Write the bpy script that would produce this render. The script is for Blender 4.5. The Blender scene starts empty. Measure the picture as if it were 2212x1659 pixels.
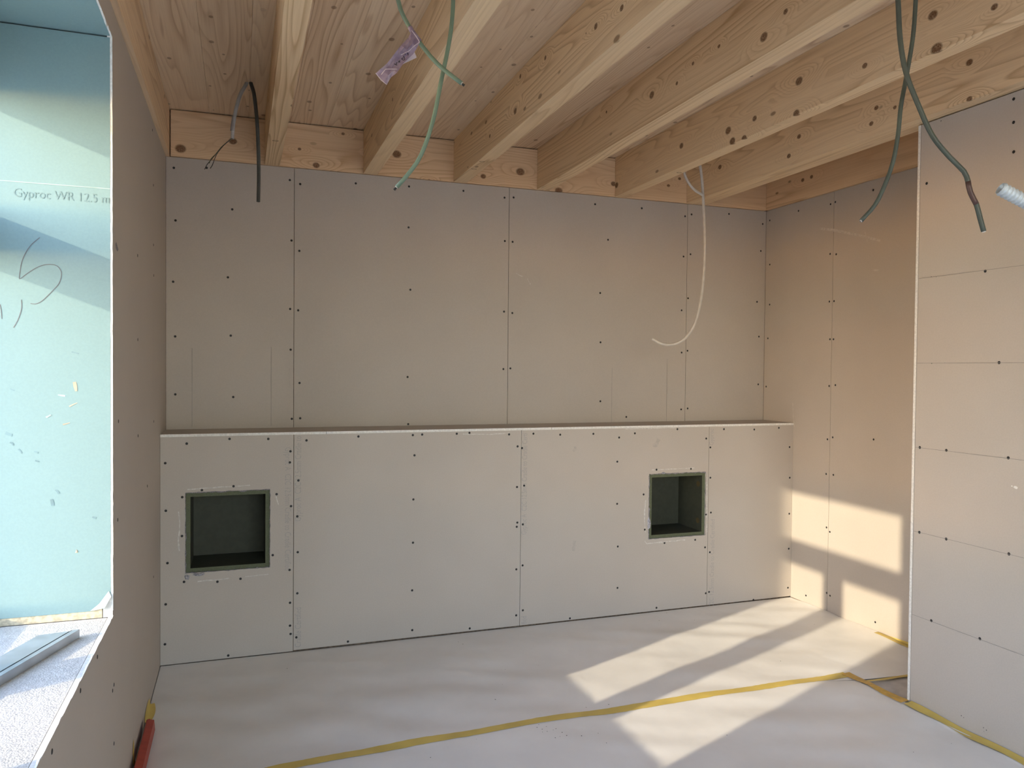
import bpy, math, random
from mathutils import Vector, noise
random.seed(7)
scene = bpy.context.scene
col = scene.collection

# ------------------------------------------------------------------ camera
K = 1.2 / 1.34                              # board width 1.2 m sets the scale
FPX = 1661.87
CAM = Vector((0.3973, -4.4082, 1.5938)) * K
CR = Vector((0.94297576, -0.33273686, 0.00910471))
CU = Vector((-0.00174119, 0.02242164, 0.99974709))
CF = Vector((0.33285685, 0.94275312, -0.02056371))
from mathutils import Matrix
cam_data = bpy.data.cameras.new('camera')
cam_data.sensor_fit = 'HORIZONTAL'
cam_data.sensor_width = 36.0
cam_data.lens = FPX / 2212.0 * 36.0
cam_data.clip_start = 0.05
cam = bpy.data.objects.new('camera', cam_data)
M3 = Matrix((CR, CU, -CF)).transposed()
cam.matrix_world = Matrix.Translation(CAM) @ M3.to_4x4()
col.objects.link(cam)
scene.camera = cam

# ------------------------------------------------------------------ light
SUN = Vector((1.0, 0.40, -0.376)).normalized()
world = bpy.data.worlds.new('sky'); scene.world = world
world.use_nodes = True
wn = world.node_tree.nodes; wn.clear()
wo = wn.new('ShaderNodeOutputWorld'); wb = wn.new('ShaderNodeBackground')
ws = wn.new('ShaderNodeTexSky'); ws.sky_type = 'NISHITA'; ws.sun_disc = False
ws.sun_elevation = math.asin(-SUN.z); ws.sun_rotation = math.atan2(-SUN.x, -SUN.y)
ws.dust_density = 0.3; ws.air_density = 1.0
wb.inputs['Strength'].default_value = 0.95
wl = world.node_tree.links
wt = wn.new('ShaderNodeMix'); wt.data_type = 'RGBA'; wt.blend_type = 'MULTIPLY'; wt.inputs[0].default_value = 1.0
wt.inputs[7].default_value = (1.05, 0.95, 0.99, 1)
wl.new(ws.outputs[0], wt.inputs[6]); wl.new(wt.outputs[2], wb.inputs[0]); wl.new(wb.outputs[0], wo.inputs[0])
sd = bpy.data.lights.new('sun', 'SUN'); sd.energy = 2.95; sd.angle = math.radians(0.6)
sd.color = (1.0, 0.83, 0.61)
sun = bpy.data.objects.new('sun', sd); col.objects.link(sun)
sun.location = (-8, -4, 5)
sun.rotation_euler = SUN.to_track_quat('-Z', 'Y').to_euler()

def portal(name, loc, direction, sx, sy):
    l = bpy.data.lights.new(name, 'AREA'); l.shape = 'RECTANGLE'; l.size = sx; l.size_y = sy
    o = bpy.data.objects.new(name, l); col.objects.link(o)
    o.location = loc; o.rotation_euler = Vector(direction).to_track_quat('-Z', 'Z').to_euler()
    l.cycles.is_portal = True
portal('portal_side', (-0.46, -1.97, 1.53), (1, 0, 0), 1.2, 1.8)
portal('portal_rear', (1.37, -5.62, 1.2), (0, 1, 0), 2.7, 2.4)
vs = scene.view_settings
vs.view_transform = 'Standard'; vs.look = 'None'; vs.exposure = 0.86; vs.gamma = 1.0
vs.use_curve_mapping = False

# ------------------------------------------------------------------ pixel -> place
def ray(u, v): return CF + CR * ((u - 1106.0) / FPX) - CU * ((v - 829.5) / FPX)
def at(u, v, ax, val):                     # where the pixel's ray meets a wall, floor or ceiling plane
    d = ray(u, v); return CAM + d * ((val - CAM[ax]) / d[ax])
def deep(u, v, z): return CAM + ray(u, v) * z

# ------------------------------------------------------------------ sizes
W, D, H = 3.620, 0.2967, 1.101             # right wall, upper back wall, ledge height
ZT, ZC = 2.4755, 2.713                     # underside of joists, deck
XP, YP = 3.0695, -1.431                    # partition face and its far edge
YR = -5.5                                  # rear wall
YW, YN = -1.42, -2.60                      # window reveals
ZS, ZH = 0.680, 2.386                      # sill, soffit
T = 0.0125                                 # plasterboard

# ------------------------------------------------------------------ materials
class NT:
    def __init__(s, name):
        s.m = bpy.data.materials.new(name); s.m.use_nodes = True
        s.n = s.m.node_tree.nodes; s.l = s.m.node_tree.links; s.n.clear()
        s.out = s.n.new('ShaderNodeOutputMaterial'); s.b = s.n.new('ShaderNodeBsdfPrincipled')
        s.l.new(s.b.outputs[0], s.out.inputs[0])
    def put(s, sock, v):
        if isinstance(v, bpy.types.NodeSocket): s.l.new(v, sock)
        elif v is not None:
            if isinstance(v, (tuple, list)) and len(v) == 3 and sock.type == 'RGBA': v = (*v, 1)
            sock.default_value = v
    def math(s, op, a, b=None, c=None, clamp=False):
        n = s.n.new('ShaderNodeMath'); n.operation = op; n.use_clamp = clamp
        for i, v in enumerate((a, b, c)): s.put(n.inputs[i], v)
        return n.outputs[0]
    def vmath(s, op, a, b=None, out=0):
        n = s.n.new('ShaderNodeVectorMath'); n.operation = op
        s.put(n.inputs[0], a); s.put(n.inputs[1], b)
        return n.outputs['Value'] if op in ('LENGTH', 'DOT_PRODUCT') else n.outputs[0]
    def noise(s, vec, scale, detail=2.0, rough=0.5):
        n = s.n.new('ShaderNodeTexNoise'); s.put(n.inputs['Vector'], vec)
        n.inputs['Scale'].default_value = scale; n.inputs['Detail'].default_value = detail
        n.inputs['Roughness'].default_value = rough
        return n.outputs[0]
    def ramp(s, v, a, b, c=0.0, d=1.0, smooth=True):
        n = s.n.new('ShaderNodeMapRange'); n.interpolation_type = 'SMOOTHSTEP' if smooth else 'LINEAR'
        s.put(n.inputs[0], v)
        for i, q in enumerate((a, b, c, d)): n.inputs[i + 1].default_value = q
        return n.outputs[0]
    def mix(s, f, a, b):
        n = s.n.new('ShaderNodeMix'); n.data_type = 'RGBA'
        s.put(n.inputs[0], f); s.put(n.inputs[6], a); s.put(n.inputs[7], b)
        return n.outputs[2]
    def pos(s): return s.n.new('ShaderNodeNewGeometry').outputs['Position']
    def bump(s, h, dist, strength=1.0):
        n = s.n.new('ShaderNodeBump'); n.inputs['Strength'].default_value = strength
        n.inputs['Distance'].default_value = dist; s.put(n.inputs['Height'], h)
        s.l.new(n.outputs[0], s.b.inputs['Normal'])
    def fin(s, colour, rough=0.6, metal=0.0, spec=None):
        s.put(s.b.inputs['Base Color'], colour); s.put(s.b.inputs['Roughness'], rough)
        s.put(s.b.inputs['Metallic'], metal)
        if spec is not None: s.b.inputs['Specular IOR Level'].default_value = spec
        return s.m

def plain(name, c, rough=0.6, metal=0.0, var=0.12, scale=30.0, spec=None):
    t = NT(name); n = t.noise(t.pos(), scale, 1)
    c2 = tuple(x * (1 - var) for x in c); c1 = tuple(min(1, x * (1 + var)) for x in c)
    return t.fin(t.mix(t.ramp(n, 0.3, 0.7), c2, c1), rough, metal, spec)

def board_mat(name, c, mottle=0.05):
    t = NT(name); p = t.pos()
    info = t.n.new('ShaderNodeObjectInfo').outputs['Random']
    big = t.ramp(t.noise(p, 2.2, 2, 0.6), 0.3, 0.7)
    fine = t.ramp(t.noise(p, 160, 1, 0.7), 0.3, 0.7)
    f = t.math('ADD', t.math('MULTIPLY', big, 0.45), t.math('MULTIPLY', fine, 0.35))
    f = t.math('ADD', f, t.math('MULTIPLY', info, 0.2))
    a = tuple(x * (1 - mottle) for x in c); b = tuple(x * (1 + mottle) for x in c)
    return t.fin(t.mix(f, a, b), 0.85, 0, 0.25)

def wood(name, axis, knots=(), light=(0.66, 0.465, 0.29), dark=(0.47, 0.285, 0.15), freq=9.0, small=1.0, contrast=0.62, flat=False):
    t = NT(name); p = t.pos()
    info = t.n.new('ShaderNodeObjectInfo').outputs['Random']
    off = t.math('MULTIPLY', info, 37.0)
    comb = t.n.new('ShaderNodeCombineXYZ')
    for i in range(3): t.l.new(off, comb.inputs[i])
    q = t.vmath('ADD', p, comb.outputs[0])
    st = [1.0, 1.0, 1.0]; st[axis] = 0.065
    s1 = t.vmath('MULTIPLY', q, tuple(st))
    n = t.noise(s1, 4.6, 2.2, 0.42)
    push = None; mask = None
    for (kp, r) in knots:
        sc = [1.0, 1.0, 1.0]; sc[axis] = 0.38
        d0 = t.vmath('SUBTRACT', p, tuple(kp))
        e = t.ramp(t.vmath('LENGTH', t.vmath('MULTIPLY', d0, tuple(sc))), 0.0, 3.6 * r, 1.0, 0.0)
        push = e if push is None else t.math('ADD', push, e)
        sc[axis] = 0.8
        m = t.ramp(t.vmath('LENGTH', t.vmath('MULTIPLY', d0, tuple(sc))), 0.62 * r, 1.05 * r, 1.0, 0.0)
        mask = m if mask is None else t.math('MAXIMUM', mask, m)
    if push is not None: n = t.math('ADD', n, t.math('MULTIPLY', push, 0.16))
    ph = t.math('MULTIPLY', n, freq)
    fr = t.math('FRACT', ph)
    ring = t.math('POWER', fr, 3.2)
    ring = t.math('MULTIPLY', ring, t.ramp(fr, 0.86, 1.0, 1.0, 0.0))
    ring = t.math('MULTIPLY', ring, t.ramp(t.noise(t.vmath('MULTIPLY', q, tuple(st)), 7.0, 0), 0.3, 0.75, 0.35, 1.25))
    st2 = [150.0, 150.0, 150.0]; st2[axis] = 3.0
    streak = t.noise(t.vmath('MULTIPLY', q, tuple(st2)), 1.0, 1, 0.6)
    tone = t.noise(t.vmath('MULTIPLY', q, tuple(st)), 2.5, 0)
    f = t.math('MULTIPLY', ring, 1.0 * contrast)
    f = t.math('ADD', f, t.math('MULTIPLY', t.ramp(streak, 0.25, 0.75), 0.22 * contrast))
    f = t.math('ADD', f, t.math('MULTIPLY', t.ramp(tone, 0.3, 0.7), 0.22), clamp=True)
    f = t.math('ADD', f, t.math('MULTIPLY', info, 0.12), clamp=True)
    c = t.mix(f, light, dark)
    # small pin knots
    v = t.n.new('ShaderNodeTexVoronoi'); v.voronoi_dimensions = '2D' if flat else '3D'
    sv = [9.0, 9.0, 9.0]; sv[axis] = 4.2
    if flat: sv = [7.0, 5.0, 1.0]
    t.put(v.inputs['Vector'], t.vmath('MULTIPLY', q, tuple(sv))); v.inputs['Scale'].default_value = 1.0
    sep = t.n.new('ShaderNodeSeparateColor'); t.l.new(v.outputs['Color'], sep.inputs[0])
    rad = t.math('MULTIPLY_ADD', sep.outputs[1], 0.075 if flat else 0.05, 0.03 if flat else 0.06)
    pm = t.math('MULTIPLY', t.ramp(t.math('DIVIDE', v.outputs['Distance'], rad), 0.6, 1.1, 1.0, 0.0), t.ramp(sep.outputs[0], 0.45, 0.5))
    pm = t.math('MULTIPLY', pm, 0.75 * small)
    c = t.mix(pm, c, (0.17, 0.075, 0.03))
    if mask is not None:
        core = t.noise(p, 260, 2)
        c = t.mix(t.math('MULTIPLY', mask, t.ramp(core, 0.2, 0.7, 0.62, 0.98)), c, (0.15, 0.062, 0.025))
    return t.fin(c, 0.62, 0, 0.3)

BOARD = (0.525, 0.473, 0.42)
m_board = board_mat('plasterboard_paper', BOARD)
m_board_left = board_mat('plasterboard_smooth', (0.525, 0.473, 0.42), 0.03)
m_green = board_mat('green_plasterboard', (0.228, 0.345, 0.355), 0.05)
m_gypsum = plain('gypsum_core', (0.80, 0.78, 0.74), 0.9, var=0.08, scale=120)
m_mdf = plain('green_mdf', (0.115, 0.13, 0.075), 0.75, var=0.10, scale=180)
m_mdf_in = plain('green_mdf_shaded', (0.052, 0.055, 0.037), 0.7, var=0.08, scale=40)  # same board, darkened to paint shade into the niche interior
m_plaster = plain('white_plaster', (0.80, 0.78, 0.75), 0.9, var=0.04)
m_dark = plain('shadow_gap_timber', (0.10, 0.075, 0.055), 0.9)
m_osb = plain('stud_backing', (0.20, 0.14, 0.09), 0.85, var=0.3, scale=60)
m_masonry = plain('masonry', (0.36, 0.33, 0.30), 0.9, var=0.2, scale=25)
m_screw = plain('screw_black', (0.012, 0.012, 0.014), 0.55, var=0.1)
m_print = plain('grey_print', (0.415, 0.385, 0.36), 0.85, var=0.12, scale=300)
m_print_green = plain('faded_print', (0.187, 0.288, 0.298), 0.85, var=0.12, scale=200)
m_pencil = plain('pencil', (0.13, 0.13, 0.14), 0.7)
m_pencil_line = plain('pencil_soft', (0.26, 0.24, 0.22), 0.8)
m_joint = plain('joint_filler', (0.38, 0.50, 0.49), 0.9)
m_smear = plain('filler_smear', (0.63, 0.60, 0.56), 0.9, var=0.14, scale=90)
m_tear = plain('torn_paper', (0.24, 0.225, 0.24), 0.9, var=0.35, scale=200)
m_white_frame = plain('window_frame_paint', (0.62, 0.62, 0.60), 0.4)
m_alu = plain('aluminium', (0.50, 0.53, 0.56), 0.42, 0.6, var=0.10, scale=18)
m_groove = plain('groove_dark', (0.03, 0.03, 0.035), 0.6)
m_foam = plain('beige_foam', (0.62, 0.53, 0.36), 0.9, var=0.2, scale=90)
m_yellow = plain('yellow_tape', (0.70, 0.53, 0.13), 0.5, var=0.07, scale=9)
m_orange = plain('ochre_tape', (0.66, 0.40, 0.07), 0.5, var=0.14, scale=40)
m_red = plain('red_plastic', (0.42, 0.055, 0.03), 0.45, var=0.08)
m_red_dark = plain('red_plastic_tip', (0.40, 0.01, 0.01), 0.4)
m_cable = plain('green_cable', (0.135, 0.20, 0.145), 0.5, var=0.06)
m_cable_dark = plain('dark_green_cable', (0.060, 0.075, 0.062), 0.5, var=0.1)
m_cable_mark = plain('cable_mark', (0.075, 0.04, 0.035), 0.5)
m_conduit_dark = plain('dark_grey_conduit', (0.065, 0.068, 0.062), 0.5, var=0.1)
m_conduit_grey = plain('grey_conduit', (0.42, 0.40, 0.38), 0.55, var=0.1)
m_conduit_sleeve = plain('grey_sleeve', (0.25, 0.23, 0.22), 0.6)
m_conduit_white = plain('pale_conduit', (0.60, 0.56, 0.51), 0.5, var=0.06)
m_conduit_blue = plain('galvanised_conduit', (0.52, 0.57, 0.60), 0.4, 0.15, var=0.05)
m_wire = plain('wire', (0.03, 0.028, 0.022), 0.5)
m_wire_green = plain('wire_green', (0.09, 0.10, 0.03), 0.5)
m_copper = plain('core_white', (0.6, 0.55, 0.5), 0.5)
m_ink = plain('marker_ink', (0.015, 0.012, 0.02), 0.5)

def tape_purple():
    t = NT('lilac_tape'); n = t.noise(t.pos(), 60, 3)
    tr = t.n.new('ShaderNodeBsdfTranslucent'); tr.inputs[0].default_value = (0.42, 0.33, 0.45, 1)
    t.fin(t.mix(t.ramp(n, 0.3, 0.7), (0.24, 0.18, 0.27), (0.40, 0.33, 0.43)), 0.3)
    mx = t.n.new('ShaderNodeMixShader'); mx.inputs[0].default_value = 0.3
    t.l.new(t.b.outputs[0], mx.inputs[1]); t.l.new(tr.outputs[0], mx.inputs[2]); t.l.new(mx.outputs[0], t.out.inputs[0])
    return t.m
m_purple = tape_purple()
m_purple_light = plain('lilac_tape_edge', (0.55, 0.49, 0.56), 0.4)

def glass_mat():
    t = NT('window_glass')
    tr = t.n.new('ShaderNodeBsdfTransparent'); tr.inputs[0].default_value = (0.97, 0.985, 0.975, 1)
    gl = t.n.new('ShaderNodeBsdfGlossy'); gl.inputs['Roughness'].default_value = 0.02
    mx = t.n.new('ShaderNodeMixShader'); mx.inputs[0].default_value = 0.04
    t.l.new(tr.outputs[0], mx.inputs[1]); t.l.new(gl.outputs[0], mx.inputs[2]); t.l.new(mx.outputs[0], t.out.inputs[0])
    return t.m
m_glass = glass_mat()

def floor_sheet_mat():
    t = NT('white_floor_sheet'); p = t.pos()
    a = t.ramp(t.noise(p, 3.0, 4, 0.6), 0.3, 0.7); b = t.ramp(t.noise(p, 70, 3, 0.6), 0.62, 0.75)
    c = t.mix(a, (0.83, 0.82, 0.80), (0.89, 0.88, 0.86)); c = t.mix(t.math('MULTIPLY', b, 0.25), c, (0.92, 0.91, 0.90))
    sc = t.noise(t.vmath('MULTIPLY', p, (1.0, 0.5, 1.0)), 14.0, 1, 0.55)
    t.bump(sc, 0.004, 0.35)
    return t.fin(c, 0.42, 0, 0.45)
m_sheet = floor_sheet_mat()
m_floor = plain('bare_screed', (0.64, 0.61, 0.58), 0.8, var=0.08, scale=20)
m_ground = plain('outside_ground', (0.66, 0.60, 0.50), 0.95, var=0.15, scale=3)

def sill_mat():
    t = NT('sill_mortar_mesh'); p = t.pos()
    w = t.n.new('ShaderNodeTexVoronoi'); w.inputs['Scale'].default_value = 230.0; t.put(w.inputs['Vector'], p)
    g = t.noise(p, 45, 4, 0.7)
    c = t.mix(t.ramp(g, 0.3, 0.7), (0.66, 0.625, 0.58), (0.82, 0.785, 0.73))
    c = t.mix(t.math('MULTIPLY', t.ramp(w.outputs['Distance'], 0.35, 0.6), 0.35), c, (0.46, 0.435, 0.41))
    t.bump(t.math('ADD', t.math('MULTIPLY', w.outputs['Distance'], -0.5), g), 0.003, 0.6)
    return t.fin(c, 0.9, 0, 0.2)
m_sill = sill_mat()

# ------------------------------------------------------------------ builders
ORG = {}
def link(name, verts, faces, mats, parent=None, smooth=False, midx=None, org=None):
    vs_ = [Vector(v) for v in verts]
    if org is None:
        xs = [v.x for v in vs_]; ys = [v.y for v in vs_]; zs = [v.z for v in vs_]
        org = Vector(((min(xs) + max(xs)) / 2, (min(ys) + max(ys)) / 2, min(zs)))
    org = Vector(org)
    me = bpy.data.meshes.new(name)
    me.from_pydata([tuple(v - org) for v in vs_], [], faces)
    if not isinstance(mats, (list, tuple)): mats = [mats]
    for m in mats: me.materials.append(m)
    if midx: me.polygons.foreach_set('material_index', midx)
    if smooth: me.polygons.foreach_set('use_smooth', [True] * len(me.polygons))
    me.update()
    o = bpy.data.objects.new(name, me); col.objects.link(o)
    return place(o, org, parent)
def place(o, org, parent):
    ORG[o.name] = Vector(org)
    if parent is not None: o.parent = parent; o.location = Vector(org) - ORG[parent.name]
    else: o.location = org
    return o
def root(name, org):
    o = bpy.data.objects.new(name, None); col.objects.link(o); o.empty_display_size = 0.1
    return place(o, org, None)
def tag(o, label, cat, group=None):
    o['label'] = label; o['category'] = cat
    if group: o['group'] = group
    return o
def struct(o): o['kind'] = 'structure'; return o

BF = [(0, 3, 2, 1), (4, 5, 6, 7), (0, 1, 5, 4), (2, 3, 7, 6), (1, 2, 6, 5), (0, 4, 7, 3)]   # -z +z -y +y +x -x
BN = ['-z', '+z', '-y', '+y', '+x', '-x']
def bv(x0, x1, y0, y1, z0, z1):
    return [(x0, y0, z0), (x1, y0, z0), (x1, y1, z0), (x0, y1, z0), (x0, y0, z1), (x1, y0, z1), (x1, y1, z1), (x0, y1, z1)]
def box(name, x0, x1, y0, y1, z0, z1, mat, parent=None, side=None):
    mats, idx = [mat], [0] * 6
    if side:
        for k, m in side.items(): mats.append(m); idx[BN.index(k)] = len(mats) - 1
    return link(name, bv(x0, x1, y0, y1, z0, z1), BF, mats, parent, midx=idx)
def boxes(name, lst, mat, parent=None):
    V, Fc = [], []
    for b in lst:
        n = len(V); V += bv(*b); Fc += [tuple(i + n for i in f) for f in BF]
    return link(name, V, Fc, mat, parent)
def holed(name, plane, p0, p1, a, b, hole, mat, edge=None, parent=None):
    """slab with a rectangular hole; plane 'y': a=x, b=z ; plane 'x': a=y, b=z"""
    (a0, a1), (b0, b1) = a, b; ha0, ha1, hb0, hb1 = hole
    def P(u, v, p): return (u, p, v) if plane == 'y' else (p, u, v)
    V = []
    for p in (p0, p1):
        V += [P(a0, b0, p), P(a1, b0, p), P(a1, b1, p), P(a0, b1, p), P(ha0, hb0, p), P(ha1, hb0, p), P(ha1, hb1, p), P(ha0, hb1, p)]
    Fc = []
    for i in range(4):
        j = (i + 1) % 4
        Fc += [(i, j, 4 + j, 4 + i), (8 + j, 8 + i, 12 + i, 12 + j), (i, i + 8, j + 8, j), (4 + j, 12 + j, 12 + i, 4 + i)]
    if plane == 'x': Fc = [tuple(reversed(f)) for f in Fc]
    mats = [mat] + ([edge] if edge else [])
    idx = [0, 0, 1, 1] * 4 if edge else [0] * 16
    return link(name, V, Fc, mats, parent, midx=idx)

def smooth_path(pts, step):
    P = [Vector(p) for p in pts]; P = [P[0] * 2 - P[1]] + P + [P[-1] * 2 - P[-2]]
    out = []
    for i in range(1, len(P) - 2):
        a, b, c, d = P[i - 1:i + 3]; n = max(2, int((c - b).length / step))
        for k in range(n):
            t = k / n
            out.append(0.5 * ((2 * b) + (c - a) * t + (2 * a - 5 * b + 4 * c - d) * t * t + (3 * b - a - 3 * c + d) * t ** 3))
    out.append(P[-2]); return out
def tube(name, pts, r, mat, parent=None, step=0.012, sides=12, pitch=None, amp=0.0, bore=0.0, smooth=True):
    """round tube along a curve; pitch/amp give corrugation; bore leaves an open end"""
    path = smooth_path(pts, (pitch / 4 if pitch else step))
    V, Fc = [], []
    t = (path[1] - path[0]).normalized(); u = t.orthogonal().normalized()
    L = 0.0; rings = []
    def ring(c, t, u, rr):
        w = t.cross(u); n = len(V)
        for k in range(sides):
            a = 2 * math.pi * k / sides; V.append(c + u * (rr * math.cos(a)) + w * (rr * math.sin(a)))
        return n
    for i, p in enumerate(path):
        t2 = (path[min(i + 1, len(path) - 1)] - path[max(i - 1, 0)]).normalized()
        u = (u - t2 * u.dot(t2)).normalized()
        if i: L += (p - path[i - 1]).length
        rr = r - (amp if pitch and (i % 4) >= 2 else 0.0)
        rings.append(ring(p, t2, u, rr))
    last = (path[-1], t2, u)
    if bore:
        rings.append(ring(last[0], last[1], last[2], bore))
        rings.append(ring(last[0] - last[1] * 0.03, last[1], last[2], bore))
    for a, b in zip(rings, rings[1:]):
        for k in range(sides):
            j = (k + 1) % sides; Fc.append((a + k, a + j, b + j, b + k))
    Fc.append(tuple(rings[-1] + k for k in range(sides)))
    Fc.append(tuple(reversed([rings[0] + k for k in range(sides)])))
    return link(name, V, Fc, mat, parent, smooth=smooth)

def ribbon(name, pts, width, normal, mat, parent, lift=0.0015, rag=0.0):
    """flat mark of constant width lying on a surface"""
    n = Vector(normal).normalized(); P = [Vector(p) for p in pts]; V, Fc = [], []
    for i, p in enumerate(P):
        d = (P[min(i + 1, len(P) - 1)] - P[max(i - 1, 0)]).normalized(); s = n.cross(d).normalized()
        w1 = width / 2 * (1 + random.uniform(-rag, rag)); w2 = width / 2 * (1 + random.uniform(-rag, rag))
        V += [p + s * w1 + n * lift, p - s * w2 + n * lift]
    for i in range(len(P) - 1): Fc.append((2 * i, 2 * i + 1, 2 * i + 3, 2 * i + 2))
    return link(name, V, Fc, mat, parent)

def print_text(name, body, o, ex, ey, size, mat, parent, length=None):
    cu = bpy.data.curves.new('tmp_text', 'FONT'); cu.body = body; cu.size = size
    cu.resolution_u = 3
    t = bpy.data.objects.new('tmp_text', cu); col.objects.link(t)
    dg = bpy.context.evaluated_depsgraph_get(); me = bpy.data.meshes.new_from_object(t.evaluated_get(dg))
    co = [v.co.copy() for v in me.vertices]; fc = [tuple(p.vertices) for p in me.polygons]
    bpy.data.objects.remove(t); bpy.data.curves.remove(cu); bpy.data.meshes.remove(me)
    k = 1.0
    if length: k = length / max(v.x for v in co)
    ex, ey = Vector(ex), Vector(ey)
    return link(name, [Vector(o) + ex * (v.x * k) + ey * v.y for v in co], fc, mat, parent)

# screw: one shared countersunk head
def screw_mesh():
    V, Fc = [], []
    prof = [(0.0062, 0.0003), (0.0050, 0.0012), (0.0020, 0.0009)]
    n = 9
    for r, z in prof:
        for k in range(n):
            a = 2 * math.pi * k / n; V.append((r * math.cos(a), r * math.sin(a), z))
    for i in range(2):
        for k in range(n):
            j = (k + 1) % n; Fc.append((i * n + k, i * n + j, (i + 1) * n + j, (i + 1) * n + k))
    Fc.append(tuple(2 * n + k for k in range(n)))
    me = bpy.data.meshes.new('screw'); me.from_pydata(V, [], Fc); me.materials.append(m_screw); return me
SCREW = screw_mesh()
def screw(p, normal, parent):
    o = bpy.data.objects.new('screw', SCREW); col.objects.link(o)
    o.rotation_euler = Vector(normal).to_track_quat('Z', 'Y').to_euler()
    return place(o, p, parent)
def crop(x0, y0, s, lst): return [(x0 + a / s, y0 + b / s) for a, b in lst]

# ================================================================== THE ROOM
struct(box('ground', -30, 30, -30, 30, -0.5, -0.3, m_ground))
XE, YE = 6.5, -3.2                         # unseen widening behind the partition, added for more fill light
struct(box('floor', -0.45, XE + 0.2, YR - 0.15, 0.5, -0.3, 0.0, m_floor))

# ---- back wall, upper
wall_bu = struct(box('wall_back_upper', -0.012, W + 0.05, D + T, D + 0.2, 0.0, 2.9, m_osb))
UPJ = [0.0, 0.623, 1.827, 3.023, W]
up_boards = []
for a, b in zip(UPJ, UPJ[1:]):
    up_boards.append(box('gypsum_board', a + 0.0013, b - 0.0013, D, D + T, H - 0.02, ZT - 0.001, m_board, wall_bu))
UP = crop(340, 330, 2.765, [(98, 90), (294, 90), (447, 338), (108, 404), (791, 163), (853, 187), (801, 524), (848, 586), (94, 770), (421, 744), (793, 933), (841, 941), (106, 1097), (438, 1092), (796, 1176), (849, 1375), (107, 1443), (453, 1459), (803, 1589), (853, 1586)])
UP += crop(700, 350, 2.86, [(196, 132), (525, 151), (861, 178), (1115, 220), (1171, 219), (522, 404), (1117, 488), (1165, 493), (533, 789), (1112, 924), (1163, 933), (1108, 1279), (1151, 1275), (516, 1328), (520, 1619)])
UP += crop(1080, 390, 3.071, [(631, 157), (941, 184), (1228, 237), (1271, 225), (717, 393), (1218, 504), (1264, 489), (665, 746), (1248, 781), (1205, 861), (667, 1073), (1205, 1141), (1244, 1129), (666, 1464), (838, 1568), (1202, 1518), (1245, 1512)])
UP += crop(1380, 340, 2.676, [(521, 327), (716, 385), (705, 541), (683, 835), (694, 1036), (690, 1312)])
def which(x, J): return max(0, min(len(J) - 2, sum(1 for j in J[1:-1] if x > j)))
for (u, v) in UP:
    p = at(u, v, 1, D); screw(p, (0, -1, 0), up_boards[which(p.x, UPJ)])
for (u, v0, v1) in [(415, 752, 922), (586, 750, 920), (1322, 795, 914), (1441, 775, 912)]:
    p0, p1 = at(u, v0, 1, D), at(u, v1, 1, D)
    ribbon('pencil_line', [p0, Vector((p0.x, D, p1.z))], 0.0016, (0, -1, 0), m_pencil_line, up_boards[which(p0.x, UPJ)])
p = at(627, 838, 1, D)
print_text('printed_text', 'Gyproc A 12.5 mm', p, (0, 0, 1), (-1, 0, 0), 0.016, m_print, up_boards[0], 0.105)
for (u, v, du, dv) in [(1115, 590, 14, 8), (1139, 602, 7, 12)]:
    ribbon('scuff_mark', [at(u, v, 1, D), at(u + du * .5, v + dv * .6, 1, D), at(u + du, v + dv, 1, D)], 0.004, (0, -1, 0), m_smear, up_boards[2], rag=0.6)

# ---- back wall, lower, with the ledge
wall_bl = struct(box('wall_back_lower', 0.0, W, T, D - 0.002, 0.0, H - 2 * T, m_dark))
bpy.data.objects.remove(wall_bl)
wall_bl = struct(boxes('wall_back_lower', [(0.0, W, T + 0.002, 0.05, 0.0, 0.06), (0.0, W, T + 0.002, D, H - T - 0.06, H - T - 0.002)] +
                       [(x, x + 0.05, T + 0.002, 0.08, 0.06, H - 0.08) for x in (0.01, 0.595, 1.19, 1.78, 2.40, 2.99, 3.55)], m_osb))
LOJ = [0.0, 0.606, 1.807, 3.006, W]
N1 = (0.111, 0.494, 0.437, 0.821); N2 = (2.602, 2.985, 0.437, 0.817)
lo_boards = []
for i, (a, b) in enumerate(zip(LOJ, LOJ[1:])):
    a, b = a + 0.0013, b - 0.0013
    z0, z1 = (0.012 if i else 0.008), H - T - 0.0004
    if i in (0, 2):
        lo_boards.append(holed('gypsum_board', 'y', 0.0, T, (a, b), (z0, z1), N1 if i == 0 else N2, m_board, m_gypsum, wall_bl))
    else:
        lo_boards.append(box('gypsum_board', a, b, 0.0, T, z0, z1, m_board, wall_bl))
LO = crop(340, 920, 3.131, [(198, 120), (488, 88), (750, 88), (53, 252), (900, 172), (896, 247), (57, 574), (166, 745), (168, 482), (301, 434), (515, 408), (806, 462), (904, 543), (68, 928), (180, 1055), (406, 1054), (562, 1034), (894, 974), (780, 874), (56, 1207), (897, 1196), (897, 1351), (901, 1407), (51, 1477), (479, 1553)])
LO += crop(610, 920, 3.3185, [(173, 104), (545, 76), (935, 66), (1002, 62), (1250, 56), (1341, 50), (1625, 61), (947, 211), (115, 391), (107, 649), (939, 527), (110, 905), (936, 837), (107, 1200), (930, 1179), (100, 1516), (470, 1546), (931, 1464), (1343, 1452), (1686, 147), (1718, 159), (1682, 438), (1733, 428), (1684, 693), (1680, 723), (1724, 706), (1722, 1000), (1677, 1028), (1676, 1358), (1724, 1322)])
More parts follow.
